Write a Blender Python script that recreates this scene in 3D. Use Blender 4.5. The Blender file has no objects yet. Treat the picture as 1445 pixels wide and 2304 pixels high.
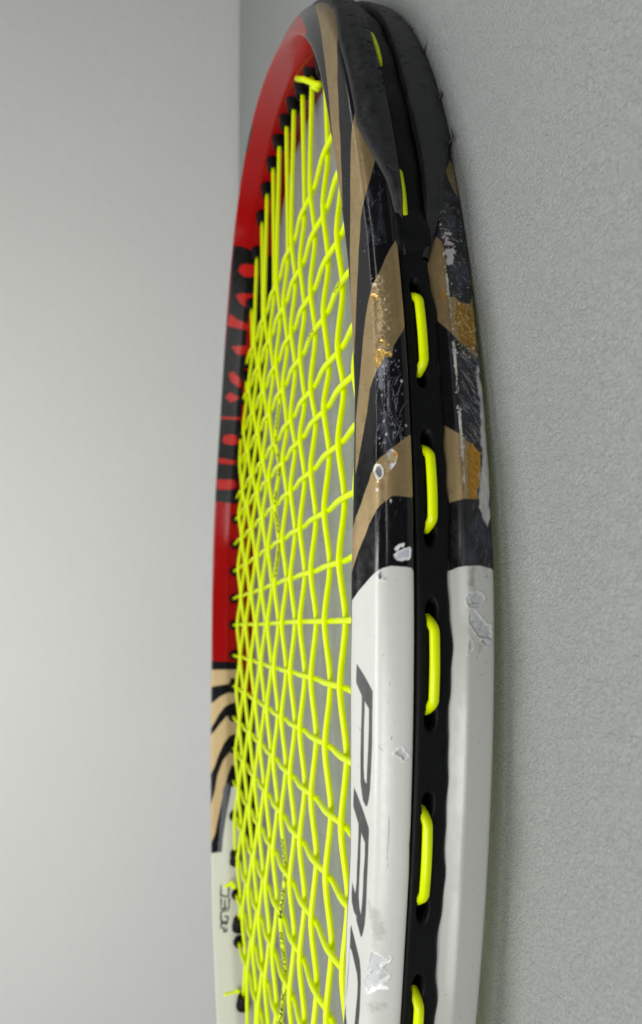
import bpy, bmesh, math
import numpy as np
from mathutils import Vector, Matrix

# ------------------------------------------------------------------ camera, world, lamps, exposure
# All lengths below are written in racket units (1 unit = 1/1.1 mm) and scaled to metres by S.
S = 0.001 / 1.1
TABLE_Z = -11.3                        # table top under the racket (string plane is z = 0)
sc = bpy.context.scene
COL = sc.collection
def W(p):                              # racket units -> world metres (table top at z = 0)
    p = np.asarray(p, float).copy()
    p[..., 2] -= TABLE_Z
    return p * S

camd = bpy.data.cameras.new('camera')
cam = bpy.data.objects.new('camera', camd)
COL.objects.link(cam)
F = Vector((0.1593, 0.9602, -0.2293)).normalized()
R = Vector((0.9872, -0.1558, 0.0333))
R = (R - F * R.dot(F)).normalized()
U = R.cross(F)
M = Matrix.Identity(4)
for i in range(3):
    M[i][0] = -U[i]; M[i][1] = R[i]; M[i][2] = -F[i]
M.translation = Vector(W((-12.2697, -251.9443, 44.9744)).tolist())
cam.matrix_world = M
camd.sensor_fit = 'VERTICAL'
camd.sensor_height = 36.0
camd.lens = 36.0 * 1624.66 / 2304
camd.clip_start = 0.005
camd.clip_end = 50
camd.dof.use_dof = True
camd.dof.focus_distance = 138 * S
camd.dof.aperture_fstop = 27
sc.camera = cam

wd = bpy.data.worlds.new('World'); sc.world = wd
wd.use_nodes = True
bg = wd.node_tree.nodes['Background']
bg.inputs[0].default_value = (0.93, 0.97, 1.0, 1)
bg.inputs[1].default_value = 0.035

def area(name, loc, aim, sx, sy, watts, col):
    d = bpy.data.lights.new(name, 'AREA'); d.shape = 'RECTANGLE'; d.size = sx; d.size_y = sy
    d.energy = watts; d.color = col
    o = bpy.data.objects.new(name, d); COL.objects.link(o)
    o.location = loc
    o.rotation_euler = (Vector(aim) - Vector(loc)).to_track_quat('-Z', 'Y').to_euler()
    return o
area('desk_lamp', (-0.08, -0.13, 0.42), (-0.08, -0.11, 0.0), .28, .18, 1.36, (1.0, 1.0, 0.985))
area('top_face_panel', (0.15, 0.06, 0.62), (0.15, 0.06, 0.0), 1.8, .085, 1.5, (1.0, 1.0, 0.985))  # added panel, placed for the near frame's top face to mirror
area('key_lamp', (-0.30, -0.50, 0.36), (-0.10, -0.05, 0.0), .30, .30, 2.5, (1.0, 0.995, 0.98))
area('glint_strip', (0.30, -0.48, 0.40), (0.05, -0.22, 0.0), .7, .02, .34, (1.0, 0.995, 0.98))  # added narrow light that draws a glint along the frame ridge

sc.view_settings.view_transform = 'Standard'
sc.view_settings.look = 'None'
sc.view_settings.exposure = 0.0
sc.view_settings.gamma = 1.0
sc.cycles.max_bounces = 10
sc.cycles.diffuse_bounces = 6

# ------------------------------------------------------------------ helpers
rng = np.random.default_rng(7)

PV=[1624.65876, 0.23132, 0.1644, 0.03426, -12.2697, -251.94427, 44.97443, 0.0, 0.0, 0.0, -2.55865, 1.59222, 12.01777, -10.03464, 10.04789, 8.68066, 1.56142, 11.57061, 159.37324, -7.40688, 28.70881, -3.57232, 4.42557, -0.39327, 0.29336, -0.91485, 4.83342, -2.98223, 1.42092, -0.4078, 1.61537, 1.59479, 0.84481]
HC=np.array(PV[18:33])
def hoop_c(t):
    t=np.asarray(t,float)
    r=sum(HC[k]*np.cos(k*t) for k in range(8))+sum(HC[7+k]*np.sin(k*t) for k in range(1,8))
    d=sum(-k*HC[k]*np.sin(k*t) for k in range(8))+sum(k*HC[7+k]*np.cos(k*t) for k in range(1,8))
    c,s=np.cos(t),np.sin(t)
    dx=d*c-r*s;dy=d*s+r*c;l=np.hypot(dx,dy)
    return r*c,r*s,dy/l,-dx/l
HT=np.array([-3.15,-2.6,-2.17,-2.11,-2.03,-1.94,-1.86,-1.71,-1.6,-1.47,-1.35,-1.26,-1.15,-1.06,-.92,-.86,0.2,1.0,2.5,3.15])
HH=np.array([10.0,9.6,9.75,10.1,10.5,10.5,10.9,11.45,11.5,10.9,10.15,10.0,9.98,10.4,11.1,11.2,11.2,11.2,11.,10.0])
def htop(t):
    return np.interp(t,HT,HH)/11.35
def chaikin(P,n=3):
    P=np.array(P,float)
    for _ in range(n):
        Q=np.roll(P,-1,0)
        P=np.stack([P*.75+Q*.25,P*.25+Q*.75],1).reshape(-1,2)
    return P
PROF0=[(0,-3),(0,0),(.05,3.2),(.7,5.2),(1.9,8.2),(3.0,10.9),(3.5,11.55),(4.3,11.35),(6.5,10.3),(8.9,9.25),(9.6,8.9),(10.4,8.0),(11.0,6.6),(11.5,4.9),(11.65,4.0),(11.6,3.4),(11.3,3.25),(10.2,3.15),(10.1,2.7),(10.1,-3.2),(10.3,-3.7),(10.9,-4.9),(11.4,-5.75),(11.5,-6.1),(11.4,-6.6),(10.9,-8.6),(10.5,-10.1),(10.15,-11.25),(9.5,-11.7),(7,-11.75),(4,-11.75),(3.2,-11.5),(1.9,-8.2),(.6,-5.2)]
_P=chaikin(PROF0,2)
_P=np.vstack([_P,_P[:1]])
_L=np.r_[0,np.cumsum(np.hypot(*np.diff(_P,axis=0).T))]
PER=_L[-1]
def prof(v):
    v=np.asarray(v,float)
    return np.interp(v,_L,_P[:,0]),np.interp(v,_L,_P[:,1])
def surf(t,v,d=0.0):
    """point on the frame skin: t round the hoop, v round the section, d lift off the skin"""
    t=np.asarray(t,float);v=np.asarray(v,float)
    o,z=prof(v)
    e=.25
    o1,z1=prof(np.clip(v-e,0,PER));o2,z2=prof(np.clip(v+e,0,PER))
    hs=htop(t)
    s=lambda z:np.where(z>0,z*hs,z)
    z=s(z);to=o2-o1;tz=s(z2)-s(z1);l=np.hypot(to,tz)+1e-9
    no,nz=-tz/l,to/l   # outward normal for this winding
    x,y,nx,ny=hoop_c(t)
    o=o+no*d
    z=z+nz*d
    return np.stack([x+nx*o,y+ny*o,z+0*o],-1)

_SS = np.linspace(-3.3, 3.3, 4000)
_hx, _hy, _, _ = hoop_c(_SS)
_SL = np.r_[0, np.cumsum(np.hypot(np.diff(_hx), np.diff(_hy)))] * 1.07
def arc(t): return np.interp(t, _SS, _SL)

def mesh_obj(name, V, Fc, mat, parent=None, smooth=True, world=True):
    me = bpy.data.meshes.new(name)
    V = W(V) if world else np.asarray(V, float)
    me.from_pydata(V.tolist() if len(V) < 60000 else [tuple(r) for r in V], [], Fc)
    if smooth: me.polygons.foreach_set('use_smooth', [True] * len(me.polygons))
    me.update()
    o = bpy.data.objects.new(name, me); COL.objects.link(o)
    if mat: me.materials.append(mat)
    if parent: o.parent = parent
    return o

def grid_mesh(name, V, nu, nv, mats, parent, close_v=False, matidx=None):
    """fast quad grid from numpy; V is (nu*nv,3) in racket units"""
    me = bpy.data.meshes.new(name)
    i, j = np.meshgrid(np.arange(nu - 1), np.arange(nv if close_v else nv - 1), indexing='ij')
    j2 = (j + 1) % nv
    q = np.stack([i * nv + j, i * nv + j2, (i + 1) * nv + j2, (i + 1) * nv + j], -1).reshape(-1, 4)
    return quads(name, V, q, mats, parent)

def quads(name, V, q, mats, parent):
    me = bpy.data.meshes.new(name)
    Vw = W(V).astype(np.float32)
    me.vertices.add(len(Vw)); me.vertices.foreach_set('co', Vw.ravel())
    me.loops.add(q.size); me.loops.foreach_set('vertex_index', q.ravel().astype(np.int32))
    me.polygons.add(len(q))
    me.polygons.foreach_set('loop_start', (np.arange(len(q)) * 4).astype(np.int32))
    me.polygons.foreach_set('use_smooth', np.ones(len(q), bool))
    me.update(calc_edges=True); me.validate()
    for m in mats: me.materials.append(m)
    o = bpy.data.objects.new(name, me); COL.objects.link(o)
    if parent: o.parent = parent
    return o

def tube(name, pts, rad, mat, parent, n=10, caps=True):
    P = np.asarray(pts, float)
    T = np.gradient(P, axis=0); T /= np.linalg.norm(T, axis=1)[:, None]
    a = np.array([0, 0, 1.0]) if abs(T[0][2]) < .9 else np.array([1.0, 0, 0])
    A = a - T * (T @ a)[:, None]; A /= np.linalg.norm(A, axis=1)[:, None]
    B = np.cross(T, A)
    rad = np.broadcast_to(rad, (len(P),))
    th = np.linspace(0, 2 * np.pi, n, endpoint=False)
    V = P[:, None] + rad[:, None, None] * (A[:, None] * np.cos(th)[None, :, None] + B[:, None] * np.sin(th)[None, :, None])
    V = V.reshape(-1, 3)
    Fc = []
    for i in range(len(P) - 1):
        for k in range(n):
            k2 = (k + 1) % n
            Fc.append((i * n + k, i * n + k2, (i + 1) * n + k2, (i + 1) * n + k))
    if caps:
        Fc.append(tuple(range(n))[::-1]); Fc.append(tuple((len(P) - 1) * n + k for k in range(n)))
    return mesh_obj(name, V, Fc, mat, parent)

# value noise in the plane
_LAT = np.random.default_rng(3).random((257, 257))
def vnoise(x, y):
    xi = np.floor(x).astype(int); yi = np.floor(y).astype(int)
    fx = x - xi; fy = y - yi
    fx = fx * fx * (3 - 2 * fx); fy = fy * fy * (3 - 2 * fy)
    xi %= 256; yi %= 256
    a = _LAT[xi, yi]; b = _LAT[xi + 1, yi]; c = _LAT[xi, yi + 1]; d = _LAT[xi + 1, yi + 1]
    return (a * (1 - fx) + b * fx) * (1 - fy) + (c * (1 - fx) + d * fx) * fy
def fbm(x, y, o=4):
    s = 0; a = .5; n = 0
    for k in range(o):
        s = s + a * vnoise(x + 17.3 * k, y + 9.1 * k); n += a; a *= .55; x = x * 2.03; y = y * 2.03
    return s / n

# ------------------------------------------------------------------ materials
def mat(name):
    m = bpy.data.materials.new(name); m.use_nodes = True
    nt = m.node_tree; b = nt.nodes['Principled BSDF']
    return m, nt, b
def nd(nt, t, **kw):
    n = nt.nodes.new(t)
    for k, v in kw.items(): setattr(n, k, v)
    return n
def simple(name, col, rough=.5, metal=0, noise=0, nscale=900, bump=0, bscale=1500, spec=.5):
    m, nt, b = mat(name)
    b.inputs['Base Color'].default_value = (*col, 1); b.inputs['Roughness'].default_value = rough
    b.inputs['Metallic'].default_value = metal
    b.inputs['Specular IOR Level'].default_value = spec
    tc = nd(nt, 'ShaderNodeTexCoord')
    if noise:
        n = nd(nt, 'ShaderNodeTexNoise'); n.inputs['Scale'].default_value = nscale; n.inputs['Detail'].default_value = 6
        nt.links.new(tc.outputs['Object'], n.inputs['Vector'])
        r = nd(nt, 'ShaderNodeMapRange'); r.inputs[1].default_value = .3; r.inputs[2].default_value = .7
        r.inputs[3].default_value = 1 - noise; r.inputs[4].default_value = 1 + noise
        nt.links.new(n.outputs['Fac'], r.inputs[0])
        mx = nd(nt, 'ShaderNodeVectorMath', operation='SCALE'); mx.inputs[0].default_value = col
        nt.links.new(r.outputs[0], mx.inputs['Scale']); nt.links.new(mx.outputs[0], b.inputs['Base Color'])
        r2 = nd(nt, 'ShaderNodeMapRange'); r2.inputs[3].default_value = max(.03, rough - .12); r2.inputs[4].default_value = min(1, rough + .15)
        nt.links.new(n.outputs['Fac'], r2.inputs[0]); nt.links.new(r2.outputs[0], b.inputs['Roughness'])
    if bump:
        n = nd(nt, 'ShaderNodeTexNoise'); n.inputs['Scale'].default_value = bscale; n.inputs['Detail'].default_value = 4
        nt.links.new(tc.outputs['Object'], n.inputs['Vector'])
        bp = nd(nt, 'ShaderNodeBump'); bp.inputs['Strength'].default_value = bump; bp.inputs['Distance'].default_value = .0002
        nt.links.new(n.outputs['Fac'], bp.inputs['Height']); nt.links.new(bp.outputs[0], b.inputs['Normal'])
    return m

def frame_material():
    m, nt, b = mat('racket_paint')
    at = nd(nt, 'ShaderNodeAttribute', attribute_name='paint')
    su = nd(nt, 'ShaderNodeAttribute', attribute_name='finish')
    sp = nd(nt, 'ShaderNodeSeparateColor')
    nt.links.new(su.outputs['Color'], sp.inputs[0])
    nt.links.new(at.outputs['Color'], b.inputs['Base Color'])
    nt.links.new(sp.outputs[0], b.inputs['Metallic'])
    nt.links.new(sp.outputs[2], b.inputs['Specular IOR Level'])
    tc = nd(nt, 'ShaderNodeTexCoord')
    n = nd(nt, 'ShaderNodeTexNoise'); n.inputs['Scale'].default_value = 700; n.inputs['Detail'].default_value = 6
    nt.links.new(tc.outputs['Object'], n.inputs['Vector'])
    r = nd(nt, 'ShaderNodeMapRange'); r.inputs[1].default_value = .3; r.inputs[2].default_value = .7
    r.inputs[3].default_value = -.06; r.inputs[4].default_value = .06
    nt.links.new(n.outputs['Fac'], r.inputs[0])
    ad = nd(nt, 'ShaderNodeMath', operation='ADD'); nt.links.new(sp.outputs[1], ad.inputs[0]); nt.links.new(r.outputs[0], ad.inputs[1])
    nt.links.new(ad.outputs[0], b.inputs['Roughness'])
    nb = nd(nt, 'ShaderNodeTexNoise'); nb.inputs['Scale'].default_value = 2600; nb.inputs['Detail'].default_value = 3
    nt.links.new(tc.outputs['Object'], nb.inputs['Vector'])
    bp = nd(nt, 'ShaderNodeBump'); bp.inputs['Distance'].default_value = .00008; bp.inputs['Strength'].default_value = .06
    nt.links.new(nb.outputs['Fac'], bp.inputs['Height']); nt.links.new(bp.outputs[0], b.inputs['Normal'])
    return m

M_FRAME = frame_material()
M_STRIP = simple('black_nylon', (.0028, .0031, .0034), .5, spec=.14, noise=.35, nscale=500, bump=.25, bscale=2500)
M_GUARD = simple('scuffed_rubber', (.0095, .0100, .0115), .52, noise=.45, nscale=350, bump=.6, bscale=1300)
M_GROM = simple('grommet_plastic', (.002, .002, .002), .45, spec=.15)
M_INK = simple('printed_ink', (.018, .02, .004), .6)
M_HAIR = simple('frayed_plastic', (.012, .012, .012), .6)
M_STR = simple('neon_string', (.83, 1.0, .0), .22, noise=.03, nscale=400, spec=.3)
_nt = M_STR.node_tree; _tr = nd(_nt, 'ShaderNodeBsdfTranslucent'); _tr.inputs[0].default_value = (1.0, 1.0, .005, 1)
_mx = nd(_nt, 'ShaderNodeMixShader'); _mx.inputs[0].default_value = .36
_out = [n for n in _nt.nodes if n.type == 'OUTPUT_MATERIAL'][0]
_nt.links.new(_nt.nodes['Principled BSDF'].outputs[0], _mx.inputs[1]); _nt.links.new(_tr.outputs[0], _mx.inputs[2])
_nt.links.new(_mx.outputs[0], _out.inputs['Surface'])

def table_material():
    m, nt, b = mat('leather_grain_vinyl')
    tc = nd(nt, 'ShaderNodeTexCoord')
    n0 = nd(nt, 'ShaderNodeTexNoise'); n0.inputs['Scale'].default_value = 9; n0.inputs['Detail'].default_value = 5
    nt.links.new(tc.outputs['Object'], n0.inputs['Vector'])
    cr = nd(nt, 'ShaderNodeValToRGB')
    cr.color_ramp.elements[0].position = .3; cr.color_ramp.elements[0].color = (.262, .276, .270, 1)
    cr.color_ramp.elements[1].position = .7; cr.color_ramp.elements[1].color = (.285, .299, .292, 1)
    nt.links.new(n0.outputs['Fac'], cr.inputs[0]); nt.links.new(cr.outputs[0], b.inputs['Base Color'])
    b.inputs['Roughness'].default_value = .42
    mp = nd(nt, 'ShaderNodeMapping'); mp.inputs['Scale'].default_value = (1, .8, 1)
    nt.links.new(tc.outputs['Object'], mp.inputs[0])
    wn = nd(nt, 'ShaderNodeTexNoise'); wn.inputs['Scale'].default_value = 500
    nt.links.new(mp.outputs[0], wn.inputs['Vector'])
    wm = nd(nt, 'ShaderNodeMixRGB'); wm.inputs[0].default_value = .0009; wm.blend_type = 'ADD'
    nt.links.new(mp.outputs[0], wm.inputs[1]); nt.links.new(wn.outputs['Color'], wm.inputs[2])
    v = nd(nt, 'ShaderNodeTexNoise'); v.inputs['Scale'].default_value = 2100; v.inputs['Detail'].default_value = 2.5; v.inputs['Distortion'].default_value = 1.2
    nt.links.new(wm.outputs[0], v.inputs['Vector'])
    n1 = nd(nt, 'ShaderNodeTexNoise'); n1.inputs['Scale'].default_value = 950; n1.inputs['Detail'].default_value = 3; n1.inputs['Distortion'].default_value = .8
    nt.links.new(mp.outputs[0], n1.inputs['Vector'])
    a = nd(nt, 'ShaderNodeMath', operation='MULTIPLY_ADD'); a.inputs[1].default_value = .4
    nt.links.new(n1.outputs['Fac'], a.inputs[0]); nt.links.new(v.outputs['Fac'], a.inputs[2])
    bp = nd(nt, 'ShaderNodeBump'); bp.inputs['Strength'].default_value = 1.0; bp.inputs['Distance'].default_value = .0004
    nt.links.new(a.outputs[0], bp.inputs['Height']); nt.links.new(bp.outputs[0], b.inputs['Normal'])
    return m
def wall_material():
    m, nt, b = mat('painted_wall')
    tc = nd(nt, 'ShaderNodeTexCoord')
    n0 = nd(nt, 'ShaderNodeTexNoise'); n0.inputs['Scale'].default_value = 6; n0.inputs['Detail'].default_value = 6
    nt.links.new(tc.outputs['Object'], n0.inputs['Vector'])
    cr = nd(nt, 'ShaderNodeValToRGB')
    cr.color_ramp.elements[0].position = .3; cr.color_ramp.elements[0].color = (.70, .705, .685, 1)
    cr.color_ramp.elements[1].position = .7; cr.color_ramp.elements[1].color = (.735, .74, .72, 1)
    nt.links.new(n0.outputs['Fac'], cr.inputs[0]); nt.links.new(cr.outputs[0], b.inputs['Base Color'])
    b.inputs['Roughness'].default_value = .75
    n1 = nd(nt, 'ShaderNodeTexNoise'); n1.inputs['Scale'].default_value = 160; n1.inputs['Detail'].default_value = 4
    nt.links.new(tc.outputs['Object'], n1.inputs['Vector'])
    bp = nd(nt, 'ShaderNodeBump'); bp.inputs['Strength'].default_value = .25; bp.inputs['Distance'].default_value = .001
    nt.links.new(n1.outputs['Fac'], bp.inputs['Height']); nt.links.new(bp.outputs[0], b.inputs['Normal'])
    return m

# ------------------------------------------------------------------ setting: table top and wall
def slab(name, x0, x1, ya, yb, slope, z0, z1, m, rad):
    """board whose far edge runs slightly aslant (slope), with a rounded far top edge"""
    prof = [(0, 0)]
    V = []; Fc = []
    ring = [(-1, z0), (-1, z1)] + [(0, k) for k in range(7)] + [(9, z0)]
    za, zb_ = z0, z1
    for x in (x0, x1):
        ye = yb + slope * (x - 300); z0 = za + TILT * (x - 95); z1 = zb_ + TILT * (x - 95)   # the racket rests on its tip: the gap opens towards the handle
        V.append((x, ya, z0)); V.append((x, ya, z1))
        for k in range(7):
            a = math.pi / 2 * k / 6
            V.append((x, ye - rad + rad * math.sin(a), z1 - rad + rad * math.cos(a)))
        V.append((x, ye, z0))
    n = 10
    for k in range(n): Fc.append((k, (k + 1) % n, n + (k + 1) % n, n + k))
    Fc.append(tuple(range(n))[::-1]); Fc.append(tuple(range(n, 2 * n)))
    return mesh_obj(name, V, Fc, m, None, smooth=False)
TILT = .028
tab = slab('tabletop', -900, 1500, -700, 199.8, -.152, TABLE_Z - 30, TABLE_Z, table_material(), 3)
tab['kind'] = 'structure'
yw = lambda x: 202.5 - .152 * (x - 300)
wall = mesh_obj('wall', [(-1500, yw(-1500), -900), (2200, yw(2200), -900), (2200, yw(2200), 1300), (-1500, yw(-1500), 1300),
                         (-1500, yw(-1500) + 60, -900), (2200, yw(2200) + 60, -900), (2200, yw(2200) + 60, 1300), (-1500, yw(-1500) + 60, 1300)],
                [(0, 1, 2, 3), (7, 6, 5, 4), (4, 5, 1, 0), (5, 6, 2, 1), (6, 7, 3, 2), (7, 4, 0, 3)], wall_material(), None, smooth=False)
wall['kind'] = 'structure'

# ------------------------------------------------------------------ the racket
racket = bpy.data.objects.new('tennis_racket', None)
COL.objects.link(racket)
racket.empty_display_size = .02
racket['label'] = 'worn tennis racket with neon yellow strings and scraped white, black, gold and red frame'
racket['category'] = 'tennis racket'

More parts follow.
